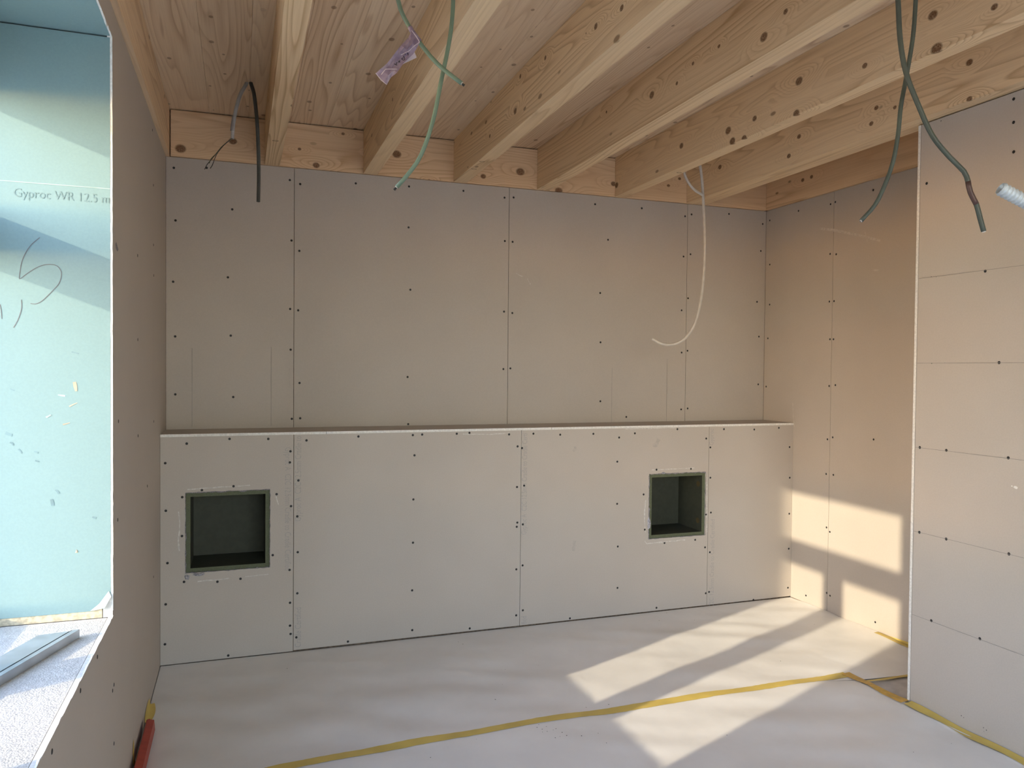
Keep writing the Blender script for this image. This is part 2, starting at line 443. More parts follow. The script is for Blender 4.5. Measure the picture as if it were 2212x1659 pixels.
LO += crop(1000, 850, 2.765, [(421, 240), (581, 246), (779, 241), (933, 263), (1027, 238), (1281, 213), (1559, 213), (1740, 215), (1887, 205), (1453, 269), (1478, 322), (1951, 320), (922, 407), (1156, 455), (1362, 450), (1478, 503), (1952, 503), (1079, 603), (921, 659), (1481, 711), (1452, 723), (1949, 718), (1086, 813), (1387, 874), (1204, 893), (925, 914), (1446, 919), (1475, 948), (1946, 927), (1450, 1193), (1470, 1185), (923, 1161), (1941, 1160), (1735, 1232), (1156, 1280), (639, 1343)])
for (u, v) in LO:
    p = at(u, v, 1, 0.0); screw(p, (0, -1, 0), lo_boards[which(p.x, LOJ)])
FULL = 'Gyproc A  C2C 12.5mm Cradle to Cradle Certified'
def seam_text(u, v0, v1, body, down, i):
    p0, p1 = at(u, v0, 1, -0.0006), at(u, v1, 1, -0.0006)
    L = abs(p1.z - p0.z)
    ex, ey = ((0, 0, -1), (1, 0, 0)) if down else ((0, 0, 1), (-1, 0, 0))
    print_text('printed_text', body, p0, ex, ey, 0.043, m_print, lo_boards[i], L)
seam_text(616, 966, 1232, FULL, True, 0)
seam_text(650, 1126, 942, 'Gyproc A  C2C 12.5mm Cradle to', False, 1)
seam_text(650, 1398, 1312, 'Cradle Certified', False, 1)
seam_text(1137, 1155, 936, 'Gyproc A  C2C 12.5mm Cradle to Cradle Certi', False, 2)
seam_text(1137, 1347, 1331, 'fied', False, 2)
seam_text(1541, 1312, 1122, 'C2C 12.5mm Cradle to Cradle Certified', False, 3)
seam_text(1541, 962, 926, 'Gyproc', False, 3)
# ledge top: three boards with white cut edges
LX = [0.0, at(702, 930, 2, H).x, at(1186, 922, 2, H).x, W]
for a, b in zip(LX, LX[1:]):
    lb = box('ledge_board', a + 0.001, b - 0.001, -0.003, D, H - T, H, m_board, wall_bl, {'-y': m_gypsum})
# filler smears and torn paper round the niches
def smear(pts, w, i):
    P = [at(u, v, 1, 0.0) for u, v in pts]
    ribbon('filler_smear', smooth_path(P, 0.02), w, (0, -1, 0), m_smear, lo_boards[i], 0.0005, 0.7)
for pts, w, i in [([(386, 1105), (388, 1140), (385, 1170), (388, 1190)], 0.006, 0), ([(427, 1256), (460, 1253), (495, 1249)], 0.005, 0), ([(405, 1058), (450, 1054), (540, 1048)], 0.005, 0),
                  ([(596, 1070), (599, 1082), (602, 1090)], 0.004, 0), ([(530, 1246), (580, 1240)], 0.004, 0),
                  ([(1395, 1080), (1392, 1110), (1394, 1150)], 0.006, 2), ([(1393, 1168), (1398, 1174), (1420, 1172), (1480, 1166)], 0.006, 2), ([(1408, 1015), (1500, 1011)], 0.004, 2), ([(1527, 1030), (1527, 1150)], 0.005, 2),
                  ([(1100, 935), (1060, 938), (1000, 938)], 0.004, 1), ([(365, 944), (420, 942), (456, 941)], 0.004, 0), ([(1350, 927), (1460, 924)], 0.004, 2)]:
    smear(pts, w, i)
m_smudge = plain('grey_smudge', (0.475, 0.43, 0.385), 0.9, var=0.06, scale=60)
for (u, v, du, dv, w, i) in [(1413, 966, 10, -18, 0.022, 2), (1238, 1190, 4, -22, 0.02, 2), (1238, 975, 6, -10, 0.016, 2)]:
    ribbon('smudge', [at(u + du * t, v + dv * t, 1, 0.0) for t in (0, .25, .5, .75, 1)], w, (0, -1, 0), m_smudge, lo_boards[i], 0.0005, 0.6)
def tear_edge(hole, i, seed):
    random.seed(seed)
    x0, x1, z0, z1 = hole; C4 = [(x0, z0), (x1, z0), (x1, z1), (x0, z1)]
    for k in range(4):
        (ax, az), (bx, bz) = C4[k], C4[(k + 1) % 4]; n = 26
        P = [Vector((ax + (bx - ax) * j / n, 0.0, az + (bz - az) * j / n)) for j in range(n + 1)]
        V, Fc = [], []
        inn = Vector(((x0 + x1) / 2, 0, (z0 + z1) / 2))
        for j, p in enumerate(P):
            s = Vector((0, 0, 1)) if k % 2 == 0 else Vector((1, 0, 0))
            sg = 1 if (inn - p).dot(s) > 0 else -1
            w = abs(random.gauss(0.001, 0.0025)); o_ = abs(random.gauss(0.0012, 0.0012))
            V += [p + s * sg * w + Vector((0, -0.002 - random.random() * 0.004, 0)), p - s * sg * o_ + Vector((0, -0.0008, 0))]
        for j in range(n): Fc.append((2 * j, 2 * j + 1, 2 * j + 3, 2 * j + 2))
        link('torn_edge', V, Fc, m_tear, lo_boards[i])
tear_edge(N1, 0, 3); tear_edge(N2, 2, 4)
def blob(cu, cv, ru, rv, i, seed):
    random.seed(seed); c = at(cu, cv, 1, 0.0); V = [c + Vector((0, -0.012, 0))]; n = 14
    for ring_, (f, y) in enumerate([(0.55, -0.012), (1.0, -0.001)]):
        for k in range(n):
            a = 2 * math.pi * k / n; q = random.uniform(0.7, 1.15) * f
            V.append(c + Vector((ru * q * math.cos(a), y * random.uniform(0.5, 1.2), rv * q * math.sin(a))))
    Fc = [(0, 1 + k, 1 + (k + 1) % n) for k in range(n)] + [(1 + k, 1 + n + k, 1 + n + (k + 1) % n, 1 + (k + 1) % n) for k in range(n)]
    link('torn_paper', V, Fc, m_tear_l, lo_boards[i])
m_tear_l = plain('torn_paper_light', (0.44, 0.43, 0.47), 0.9, var=0.3, scale=150)
blob(1402, 1130, 0.012, 0.036, 2, 1); blob(1433, 1022, 0.013, 0.007, 2, 2); blob(404, 1247, 0.012, 0.014, 0, 5); blob(430, 1241, 0.03, 0.007, 0, 6)

# ---- right wall
wall_r = struct(box('wall_right', W + T, W + 0.2, YE, D + 0.2, 0.0, 2.9, m_osb))
struct(box('wall_right_rear', XE, XE + 0.2, YR - 0.15, YE + 0.2, 0.0, 2.9, m_plaster))  # unseen rear walls, added in white to bounce light
struct(box('wall_side_rear', XP + T, XE, YE, YE + 0.15, 0.0, 2.9, m_plaster))
RJ = -0.318
rb = [box('gypsum_board', W, W + T, RJ + 0.0013, D - 0.001, 0.008, ZT - 0.001, m_board, wall_r),
      box('gypsum_board', W, W + T, RJ - 1.2, RJ - 0.0013, 0.008, ZT - 0.001, m_board, wall_r)]
RS = crop(1640, 380, 3.191, [(73, 307), (271, 241), (492, 195), (525, 180), (786, 98), (489, 538), (531, 540), (73, 611), (484, 866), (516, 863), (72, 887), (60, 1120), (488, 1126), (512, 1126), (482, 1448), (525, 1442), (48, 1452)])
RS += crop(1600, 500, 3.319, [(622, 1490), (660, 1476), (953, 1491)])
RS += crop(1600, 1000, 2.518, [(465, 60), (504, 65), (467, 351), (485, 375), (468, 707), (486, 722), (355, 721), (732, 866)])
for (u, v) in RS:
    p = at(u, v, 0, W); screw(p, (-1, 0, 0), rb[0 if p.y > RJ else 1])
for pts, w in [([(1770, 494), (1800, 496), (1850, 508), (1902, 521)], 0.022), ([(1869, 500), (1873, 515), (1874, 527)], 0.005), ([(1938, 527), (1940, 533), (1943, 528)], 0.004), ([(1886, 584), (1900, 584)], 0.010), ([(1713, 870), (1714, 900), (1716, 922)], 0.006)]:
    ribbon('scuff_mark', [at(u, v, 0, W) for u, v in pts], w * 0.7, (-1, 0, 0), plain('scuff_' + str(pts[0][0]), (0.575, 0.535, 0.485), 0.9, var=0.1, scale=60), rb[1 if pts[0][0] > 1720 else 0], rag=0.5)

# ---- partition (boxed-out wall on the right)
wall_p = struct(box('wall_partition', XP + T, W - 0.001, YE + 0.16, YP - T, 0.0, ZT - 0.004, m_osb))
pb = box('gypsum_board', XP, XP + T, YE, YP - 0.0015, 0.006, ZT - 0.005, m_board, wall_p)
rbd = box('return_board', XP - 0.0012, W - 0.002, YP, YP + T, 0.004, ZT - 0.005, m_board, wall_p, {'-x': m_gypsum})
PS = crop(1960, 180, 3.607, [(829, 122), (828, 304), (829, 534), (151, 780), (607, 1463)])
PS += crop(1960, 560, 3.072, [(609, 686), (83, 1249), (259, 1268), (670, 1318)])
PS += crop(1600, 1000, 2.518, [(972, 377), (1118, 414), (1459, 495), (1037, 858), (1301, 956)])
for (u, v) in PS: screw(at(u, v, 0, XP), (-1, 0, 0), pb)
for k in range(5):
    z = (0.4353 + 0.4 * k) * K
    ribbon('pencil_line', [(XP, YP - 0.004 - 0.1 * j, z) for j in range(17)], 0.0016, (-1, 0, 0), m_pencil_line, pb)
for (u, v, s) in [(2077, 1546, 2.2), (2082, 1550, 1.6), (2125, 1572, 1.8), (2131, 1577, 2.2), (2126, 1580, 1.2), (2012, 598, 2.0), (2023, 598, 1.4), (2013, 785, 2.0), (2033, 261, 2.4), (2041, 784, 1.4)]:
    c = at(u, v, 0, XP); r = s * 0.0011
    link('chip_mark', [c + Vector((-0.0006, r * math.cos(a) * random.uniform(.6, 1.2), r * math.sin(a) * random.uniform(.6, 1.2))) for a in [6.283 * k / 7 for k in range(7)]], [tuple(range(7))], m_screw, pb)
for (u, v, s) in [(2194, 1053, 5.0), (2186, 1050, 2.0)]:
    c = at(u, v, 0, XP); r = s * 0.0012
    link('filler_spot', [c + Vector((-0.0006, r * 1.4 * math.cos(a), r * math.sin(a) * random.uniform(.6, 1.1))) for a in [6.283 * k / 9 for k in range(9)]], [tuple(range(9))], m_gypsum, pb)

# ---- left wall with the window opening
wall_l = struct(holed('wall_left', 'x', -0.45, -T, (YR - 0.15, D + 0.2), (0.0, 2.9), (YN - T, YW + T, ZS - 0.022, ZH + T), m_masonry))
lb_ = holed('gypsum_board', 'x', -T, 0.0, (YR, D - 0.001), (0.006, ZT - 0.001), (YN, YW, ZS, ZH), m_board_left, m_gypsum, wall_l)
LS = [(297, 552), (331.5, 529), (332, 595), (297.5, 733.6), (255.6, 910), (332, 910.5), (298, 941.5), (318, 1050), (254, 1123), (331.6, 1246), (210, 1419), (246, 1479), (173.5, 1492), (246, 1606), (112, 1623.5), (243, 1492), (329, 281), (331, 400)]
for (u, v) in LS: screw(at(u, v, 0, 0.0), (1, 0, 0), lb_)
c = at(252, 534, 0, 0.0)
link('gouge', [c + Vector((0.0008, y, z)) for y, z in [(-0.03, 0.006), (-0.012, 0.014), (0.03, -0.002), (0.012, -0.012), (-0.02, -0.008)]], [(0, 1, 2, 3, 4)], m_tear, lb_)
# ragged cut paper along the opening's edges
random.seed(11)
def rag_edge(p0, p1, inward, n, name, mat, w0=0.002, w1=0.004):
    p0, p1, inward = Vector(p0), Vector(p1), Vector(inward); V, Fc = [], []
    for k in range(n + 1):
        p = p0.lerp(p1, k / n)
        V += [p + inward * (w0 + abs(random.gauss(0, w1))) + Vector((0.0015, 0, 0)), p - inward * 0.0015 * random.random() + Vector((0.0008, 0, 0)), p - inward * 0.001 + Vector((-0.006, 0, 0))]
    for k in range(n):
        a = 3 * k; Fc += [(a, a + 1, a + 4, a + 3), (a, a + 3, a + 5, a + 2)]
    link(name, V, Fc, mat, lb_)
rag_edge((0, YW, ZS + 0.02), (0, YW, ZH), (0, -1, 0), 90, 'ragged_paper_edge', m_gypsum, 0.0, 0.0022)
rag_edge((0, YN, ZS), (0, YW, ZS), (0, 0, 1), 60, 'ragged_paper_edge', m_gypsum, 0.0005, 0.0022)
rag_edge((0, YN, ZH), (0, YW, ZH), (0, 0, -1), 60, 'ragged_paper_edge', m_gypsum, 0.0005, 0.004)

# ---- window in the left wall
win = struct(root('window_1', (-0.4, (YW + YN) / 2, ZS)))
FX0, FX1 = -0.433, -0.373
boxes('frame', [(FX0, FX1, -1.45, YW + 0.01, ZS - 0.02, ZH + 0.01), (FX0, FX1, YN - 0.01, -2.465, ZS - 0.02, ZH + 0.01),
                (FX0, FX1, -2.465, -1.45, 2.19, ZH + 0.01), (FX0, FX1, -2.465, -1.45, ZS - 0.02, 0.737)], m_white_frame, win)
box('transom', FX0, FX1, -2.465, -1.45, 1.743, 1.874, m_white_frame, win)
box('mullion', FX0, FX1, -2.041, -1.901, 0.737, 1.743, m_white_frame, win)
for a, b, c, d in [(-2.465, -1.45, 1.874, 2.19), (-2.465, -2.041, 0.737, 1.743), (-1.901, -1.45, 0.737, 1.743)]:
    box('pane', -0.409, -0.403, a, b, c, d, m_glass, win)
zj = at(120, 399, 1, YW).z
RE = -0.005
r1 = box('reveal_board', FX1, RE, YW - 0.0008, YW + T, zj + 0.0008, ZH - 0.006, m_green, win)
V = [(FX1, YW, ZS + 0.022), (-0.055, YW, ZS + 0.022), (-0.022, YW, ZS + 0.034), (RE, YW, ZS + 0.062), (RE, YW, zj - 0.0008), (FX1, YW, zj - 0.0008)]
V = [(x, YW - 0.0008, z) for x, y, z in V]; V += [(x, YW + T, z) for x, y, z in V]
r2 = link('reveal_board', V, [(0, 1, 2, 3, 4, 5), (11, 10, 9, 8, 7, 6)] + [(i, i + 6, (i + 1) % 6 + 6, (i + 1) % 6) for i in range(6)], m_green, win)
link('curled_paper', [(-0.060, YW - 0.001, ZS + 0.0225), (-0.020, YW - 0.012, ZS + 0.031), (-0.003, YW - 0.008, ZS + 0.063), (-0.010, YW - 0.001, ZS + 0.078), (-0.035, YW - 0.002, ZS + 0.043)], [(0, 1, 4), (1, 2, 3, 4)], m_joint, win)
box('foam_strip', FX1, -0.028, YW + 0.001, YW + T, ZS, ZS + 0.030, m_foam, win)
box('corner_block', -0.026, -0.0128, YW + 0.002, YW + T, ZS, ZS + 0.066, m_gypsum, win)
box('soffit_board', FX1, RE, YN, YW + 0.011, ZH - 0.0008, ZH + T, m_green, win)
box('reveal_board', FX1, RE, YN - T, YN + 0.0008, ZS, ZH - 0.004, m_green, win)
box('sill_bed', FX1, -T - 0.002, YN, YW, ZS - 0.02, ZS - 0.0015, m_sill, win)
ribbon('joint_line', [(x, YW, zj) for x in (-0.37, -0.25, -0.12, -0.006)], 0.0022, (0, -1, 0), m_joint, r1)
o_ = at(28, 424, 1, YW - 0.0018); e_ = at(236, 437, 1, YW - 0.0018)
print_text('printed_text', 'Gyproc WR 12.5 m', o_, (1, 0, 0), (0, 0, 1), 0.036, m_print_green, r2, e_.x - o_.x)
def pencil(pts): ribbon('pencil_mark', smooth_path([at(u, v, 1, YW) for u, v in pts], 0.006), 0.0018, (0, -1, 0), m_pencil, r2)
pencil(crop(0, 360, 4.608, [(397, 706), (310, 780), (250, 870), (215, 960), (200, 1050), (192, 1112)]))
pencil(crop(0, 360, 4.608, [(192, 1112), (205, 1115), (300, 1045), (400, 990), (500, 973), (570, 990), (605, 1035), (612, 1080), (590, 1160), (530, 1230), (450, 1310), (400, 1350), (350, 1367), (305, 1362)]))
pencil(crop(0, 360, 4.608, [(214, 1325), (217, 1400), (200, 1470), (170, 1545), (135, 1603)]))
pencil(crop(0, 360, 4.608, [(0, 1370), (12, 1420), (19, 1515)]))
m_scratch = plain('grey_scuff', (0.17, 0.27, 0.29), 0.9); m_brown = plain('brown_stain', (0.47, 0.40, 0.30), 0.9)
for (u, v, du, dv, w, mm) in [(161, 825, 4, 20, 0.008, m_brown), (150, 878, 17, -8, 0.003, m_brown), (136, 917, 15, -4, 0.004, m_brown), (12, 935, 14, 6, 0.008, m_scratch), (22, 955, 8, 6, 0.005, m_scratch), (40, 970, 8, 8, 0.004, m_scratch), (74, 975, 8, 3, 0.004, m_scratch), (76, 995, 8, 3, 0.004, m_scratch), (112, 1078, 3, 14, 0.008, m_scratch), (120, 1058, 8, 8, 0.006, m_scratch), (22, 840, 10, 4, 0.003, m_scratch), (200, 1116, 8, 3, 0.005, m_scratch), (155, 760, 16, 4, 0.003, m_scratch), (100, 902, 10, -6, 0.005, m_joint), (125, 853, 16, 2, 0.004, m_joint)]:
    a_, b_, c_ = [at(u + du * t, v + dv * t, 1, YW) for t in (0, .5, 1)]
    ribbon('scuff_mark', [a_, b_, c_], w, (0, -1, 0), mm, r2, rag=0.5)
c = at(166, 1191, 1, YW)
link('chip', [c + Vector(q) for q in [(-0.004, -0.001, -0.004), (0.003, -0.001, -0.004), (0.003, -0.001, 0.002), (-0.001, -0.001, 0.006), (0, -0.004, 0)]], [(0, 1, 4), (1, 2, 4), (2, 3, 4), (3, 0, 4)], m_foam, r2)

# ---- rear wall with an unseen window behind the camera, added for fill daylight
wall_rear = struct(holed('wall_rear', 'y', YR - 0.15, YR, (0.0, XE), (0.0, 2.9), (0.12, 2.62, 0.04, 2.36), m_plaster))
win2 = struct(root('window_added', (1.37, YR - 0.08, 0.04)))
ya_, yb_ = YR - 0.11, YR - 0.05
boxes('frame', [(0.12, 0.19, ya_, yb_, 0.04, 2.36), (2.55, 2.62, ya_, yb_, 0.04, 2.36), (0.19, 2.55, ya_, yb_, 2.29, 2.36), (0.19, 2.55, ya_, yb_, 0.04, 0.11)], m_white_frame, win2)
MX = [0.19, 1.37, 2.55]
for x in MX[1:-1]: box('mullion', x - 0.035, x + 0.035, ya_, yb_, 0.11, 2.29, m_white_frame, win2)
for a, b in zip(MX, MX[1:]): box('pane', a + (0.035 if a > 1 else 0), b - (0.035 if b < 2 else 0), YR - 0.084, YR - 0.078, 0.11, 2.29, m_glass, win2)

# ---- ceiling: deck planks, joists, rim boards
m_deck0 = plain('deck_top', (0.55, 0.40, 0.26), 0.8)
ceil = struct(box('ceiling', -0.45, XE + 0.2, YR - 0.15, D + 0.2, ZC + 0.03, ZC + 0.1, m_deck0))
m_deck = wood('spruce_deck', 1, light=(0.93, 0.735, 0.52), dark=(0.50, 0.295, 0.15), freq=26.0, small=0.8, flat=True)
JX = [0.4737, 0.983, 1.489, 1.994, 2.502, 3.005]; JW = 0.075
x = 0.0; random.seed(5)
while x < W:
    w = random.choice((0.17, 0.19, 0.205)); x1 = min(x + w, W + 0.02)
    box('deck_plank', x + 0.0004, x1 - 0.0004, YR, D + 0.06, ZC, ZC + 0.03, m_deck, ceil); x = x1
def KN(lst, ax, val):
    out = []
    for (u, v, r) in lst:
        p = at(u, v, ax, val); out.append((p, r * (p - CAM).dot(CF) / FPX * 1.15))
    return out
JK = {2: [(1343, 17, 7), (1287, 57, 7), (1178, 125, 5), (1124, 165, 5), (1113, 240, 7), (1058, 294, 4), (1266, 72, 2)],
      3: [(1408, 205, 8), (1650, 80, 10), (1697, 25, 6), (1553, 100, 4), (1497, 137, 4), (1462, 180, 4), (1310, 242, 3)],
      4: [(1472, 315, 6), (1573, 282, 8), (1582, 305, 8), (1607, 299, 7), (1630, 256, 6), (1726, 175, 9), (1720, 245, 8), (1868, 142, 6), (2015, 33, 10), (2023, 105, 12), (1332, 400, 6), (2148, 15, 7)],
      5: [(1555, 361, 5), (1726, 295, 5), (1704, 337, 5), (1893, 233, 5), (1882, 267, 5), (2094, 135, 7), (2094, 214, 6), (1933, 232, 4)],
      1: [(848, 215, 4), (880, 130, 4)], 0: []}
for i, x in enumerate(JX):
    m = wood('spruce_joist_%d' % i, 1, KN(JK[i], 0, x), light=(0.92, 0.70, 0.44), dark=(0.46, 0.26, 0.115), freq=26.0 if i != 4 else 38.0, small=0.9)
    box('joist', x, x + JW, YR, D - 0.0145, ZT, ZC - 0.001, m, ceil)
m = wood('spruce_trimmer', 1, light=(0.91, 0.70, 0.45), dark=(0.50, 0.29, 0.14), freq=24.0)
box('joist', JX[5] + JW + 0.003, JX[5] + JW + 0.065, YR, D - 0.0145, ZT + 0.003, ZC - 0.001, m, ceil)
RIMK = KN([(390, 321, 9), (503, 305, 7), (683, 357, 6), (857, 333, 8), (741, 289, 3), (647, 322, 3), (1044, 381, 5), (1124, 371, 8), (1207, 412, 7), (1325, 397, 5), (1444, 401, 3), (1468, 386, 3), (927, 390, 3)], 1, D - 0.013)
m = wood('spruce_rim', 0, RIMK, light=(0.92, 0.685, 0.44), dark=(0.52, 0.29, 0.14), freq=22.0, small=0.6)
box('rim_board', 0.024, W - 0.013, D - 0.013, D + 0.03, ZT + 0.001, ZC - 0.006, m, ceil)
m = wood('spruce_side_rim', 1, KN([(1893, 299, 4), (1753, 382, 4), (1734, 389, 4)], 0, W - 0.013), light=(0.90, 0.645, 0.395), dark=(0.50, 0.28, 0.13), freq=20.0)
box('rim_board', W - 0.013, W + 0.03, YE, D - 0.0135, ZT + 0.001, ZC - 0.004, m, ceil)
m = wood('spruce_wall_plate', 1, light=(0.91, 0.69, 0.46), dark=(0.50, 0.29, 0.145), freq=20.0)
box('rim_board', -0.02, 0.018, YR, D + 0.02, ZT + 0.001, ZC - 0.002, m, ceil)
for i in (0, 2, 2, 4):       # staple-like marks under the joists
    pass
def under(u, v, w):
    p = at(u, v, 2, ZT); return [p + Vector((-w, 0.003, 0)), p + Vector((w, 0.0, 0))]
for (u, v) in [(595, 304), (1024, 365), (1041, 349), (1467, 373)]:
    p = at(u, v, 2, ZT - 0.0004); r = 0.013
    pts = [p + Vector((r * math.cos(a), r * 0.55 * math.sin(a), 0)) for a in [6.283 * k / 12 for k in range(13)]]
    ribbon('knot_ring', pts, 0.0035, (0, 0, -1), plain('knot_%d' % u, (0.13, 0.07, 0.035), 0.7), ceil, 0.0003)

# ================================================================== THINGS
# ---- recessed boxes
def niche(hole, label):
    x0, x1, z0, z1 = hole; e = 0.021; d = 0.265; g = 0.0015
    r = root('wall_niche', ((x0 + x1) / 2, 0.1, z0))
    y0 = 0.004
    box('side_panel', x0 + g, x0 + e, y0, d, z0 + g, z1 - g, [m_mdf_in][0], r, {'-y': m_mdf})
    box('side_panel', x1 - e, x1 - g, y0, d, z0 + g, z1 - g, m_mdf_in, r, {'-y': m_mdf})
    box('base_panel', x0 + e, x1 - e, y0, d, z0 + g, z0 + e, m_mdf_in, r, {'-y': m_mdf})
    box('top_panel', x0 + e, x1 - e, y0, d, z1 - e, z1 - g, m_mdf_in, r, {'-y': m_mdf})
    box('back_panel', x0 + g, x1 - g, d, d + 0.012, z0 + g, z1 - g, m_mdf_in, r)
    tag(r, label, 'niche'); return r, e
n1, e = niche(N1, 'dark square niche with green board lining beside the left wall')
n2, e = niche(N2, 'lighter square niche with green board lining and two cable holes, nearer the right corner')
m_hole = plain('cable_hole', (0.10, 0.075, 0.03), 0.9)
for (u, v) in [(1508, 1045), (1507, 1124)]:
    c = at(u, v, 0, N2[1] - e - 0.0006)
    link('cable_hole', [c + Vector((0, 0.019 * math.cos(a), 0.017 * math.sin(a))) for a in [6.283 * k / 14 for k in range(14)]], [tuple(range(14))], m_hole, n2)

# ---- floor sheets: white protective covering with soft wrinkles
def bump_h(x, y):
    a = noise.noise(Vector((x * 2.1 + y * 1.3, y * 4.2 - x * 1.5, 0.3)))
    b = noise.noise(Vector((x * 1.6 - y * 0.8, y * 6.5 + x * 3.2, 5.1)))
    c_ = noise.noise(Vector((x * 14.0, y * 17.0, 9.7)))
    return 0.0125 + 0.0062 * a + 0.0072 * b + 0.0004 * c_
def hgt(x, y):
    ed = min(1.0, max(0.0, (-0.004 - y) / 0.25)) * min(1.0, x / 0.15 + 0.15)
    return 0.003 + (bump_h(x, y) - 0.003) * (0.25 + 0.75 * ed)
def xy(u, v): p = at(u, v, 2, 0.006); return (p.x, p.y)
def lerp_poly(poly, x):
    if x <= poly[0][0]: return poly[0][1]
    for (a, b), (c, d) in zip(poly, poly[1:]):
        if x <= c: return b + (d - b) * (x - a) / (c - a)
    return poly[-1][1]
TL = [xy(u, v) for u, v in [(560, 1675), (630, 1658), (1000, 1590), (1400, 1524), (1700, 1480), (1830, 1463)]]
TL = [(0.0, TL[0][1])] + TL
far_edge = TL[:-1] + [xy(1850, 1470), xy(1963, 1459), (W, xy(1963, 1459)[1] - 0.02)]
near_edge = [(a, b + 0.012) for a, b in TL[:-1]] + [xy(1850, 1470), xy(1905, 1498), xy(1958, 1522), (XP, YP - 0.03)]
def sheet(name, xs, fy, ny, label):
    V, Fc = [], []; m = len(ny(0, True)) if False else None
    rows = []
    for xx in xs:
        y1, y0 = fy(xx), ny(xx); n = NROW[name]
        rows.append([(xx, y0 + (y1 - y0) * j / n) for j in range(n + 1)])
    n = len(rows[0])
    for r in rows: V += [(a, b, hgt(a, b)) for a, b in r]
    for i in range(len(rows) - 1):
        for j in range(n - 1):
            a = i * n + j; Fc.append((a, a + n, a + n + 1, a + 1))
    o = link(name, V, Fc, m_sheet, None, smooth=True)
    return o
NROW = {'floor_sheet': 64, 'floor_sheet_near': 150}
xs = [0.003 + (W - 0.006) * k / 180 for k in range(181)]
s1 = sheet('floor_sheet', xs, lambda x: -0.004, lambda x: lerp_poly(far_edge, x), '')
tag(s1, 'white protective floor sheet along the back wall, beyond the yellow tape', 'floor covering', 'protective floor sheets')
NROW['floor_sheet'] = 150
xs = [0.003 + (XP - 0.006) * k / 150 for k in range(151)]
s2 = sheet('floor_sheet', xs, lambda x: lerp_poly(near_edge, x) - 0.006, lambda x: YR + 0.005, '')
tag(s2, 'white protective floor sheet on the near side of the yellow tape', 'floor covering', 'protective floor sheets')
# ---- tape
def tape(name, c0, widths, mat, label, on_floor=True, lift=0.0016):
    """tape laid on the floor along pixel points, widths in metres"""
    P = smooth_path([Vector((*xy(u, v), 0)) for u, v in c0], 0.02); V, Fc = [], []
    random.seed(len(P))
    for i, p in enumerate(P):
        d = (P[min(i + 1, len(P) - 1)] - P[max(i - 1, 0)]).normalized(); s = Vector((-d.y, d.x, 0))
        f = i / (len(P) - 1) * (len(widths) - 1); k = min(int(f), len(widths) - 2); w = widths[k] + (widths[k + 1] - widths[k]) * (f - k)
        for t in (-0.5, -0.25, 0, 0.25, 0.5):
            q = p + s * (w * (t + random.uniform(-0.03, 0.03))); V.append((q.x, q.y, hgt(q.x, q.y) + lift))
    for i in range(len(P) - 1):
        for t in range(4):
            a = i * 5 + t; Fc.append((a, a + 5, a + 6, a + 1))
    o = link(name, V, Fc, mat, None, smooth=True); tag(o, label, 'tape'); return o
tape('floor_tape', [(575, 1672), (640, 1657), (1000, 1590), (1400, 1525), (1700, 1481), (1830, 1459)], [0.052, 0.05, 0.046, 0.05, 0.046, 0.05], m_yellow, 'long yellow tape strip joining the two white sheets across the floor')
tape('floor_tape', [(1826, 1457), (1845, 1466), (1868, 1477), (1905, 1497), (1956, 1520)], [0.05, 0.045, 0.035, 0.05, 0.055], m_orange, 'short ochre tape piece running diagonally to the partition corner', lift=0.004)
tape('floor_tape', [(1862, 1475), (1900, 1470), (1940, 1464), (1975, 1460)], [0.016, 0.02, 0.018, 0.02], m_yellow, 'thin yellow tape edge on the floor running behind the partition corner', lift=0.002)
# along partition foot
P0, P1 = (XP - 0.004, YP - 0.012), (XP - 0.004, -2.6)
V, Fc = [], []
for k in range(40):
    y = P0[1] + (P1[1] - P0[1]) * k / 39; w = 0.042 + 0.006 * math.sin(k * 0.7)
    for t in range(4):
        x = P0[0] - w * t / 3; V.append((x, y, hgt(x, y) + 0.0035 + (0.004 if t == 0 else 0)))
for k in range(39):
    for t in range(3): a = k * 4 + t; Fc.append((a, a + 1, a + 5, a + 4))
tag(link('floor_tape', V, Fc, m_yellow, None, smooth=True), 'yellow tape along the foot of the near right partition', 'tape')
# at the right wall's foot: folded up the wall
ya, yb = at(1900, 1374, 0, W).y, YP + 0.10
V, Fc = [], []
for k in range(16):
    y = ya + (yb - ya) * k / 15
    for (x, z) in [(W - 0.0012, 0.028 if k > 4 else 0.014 + 0.003 * k), (W - 0.0018, 0.012), (W - 0.010, hgt(W, y) + 0.003), (W - 0.040, hgt(W - .04, y) + 0.0018)]: V.append((x, y, z))
for k in range(15):
    for t in range(3): a = k * 4 + t; Fc.append((a, a + 1, a + 5, a + 4))
tag(link('wall_tape', V, Fc, m_yellow, None, smooth=True), 'short yellow tape folded up the right wall behind the partition', 'tape')
# left wall foot: yellow tape
def left_tape(ua, va, ub, vb, up, out, label):
    y0, y1 = at(ua, va, 0, 0.0).y, at(ub, vb, 0, 0.0).y; V, Fc = [], []; n = 12
    for k in range(n + 1):
        y = y0 + (y1 - y0) * k / n; f = 0.55 + 0.45 * math.sin(math.pi * (k + 1) / (n + 2))
        for (x, z) in [(0.0016, up * f), (0.0018, up * f * 0.4), (0.006, hgt(0.006, y) + 0.003), (out * f, hgt(out, y) + 0.0025)]: V.append((x, y, z))
    for k in range(n):
        for t in range(3): a = k * 4 + t; Fc.append((a, a + 4, a + 5, a + 1))
    tag(link('wall_tape', V, Fc, m_yellow, None, smooth=True), label, 'tape')
left_tape(323, 1530, 312, 1572, 0.05, 0.03, 'small yellow tape piece at the left wall foot, above the red profile')
left_tape(289, 1588, 286, 1662, 0.10, 0.004, 'yellow tape strip on the left wall beside the red profile')
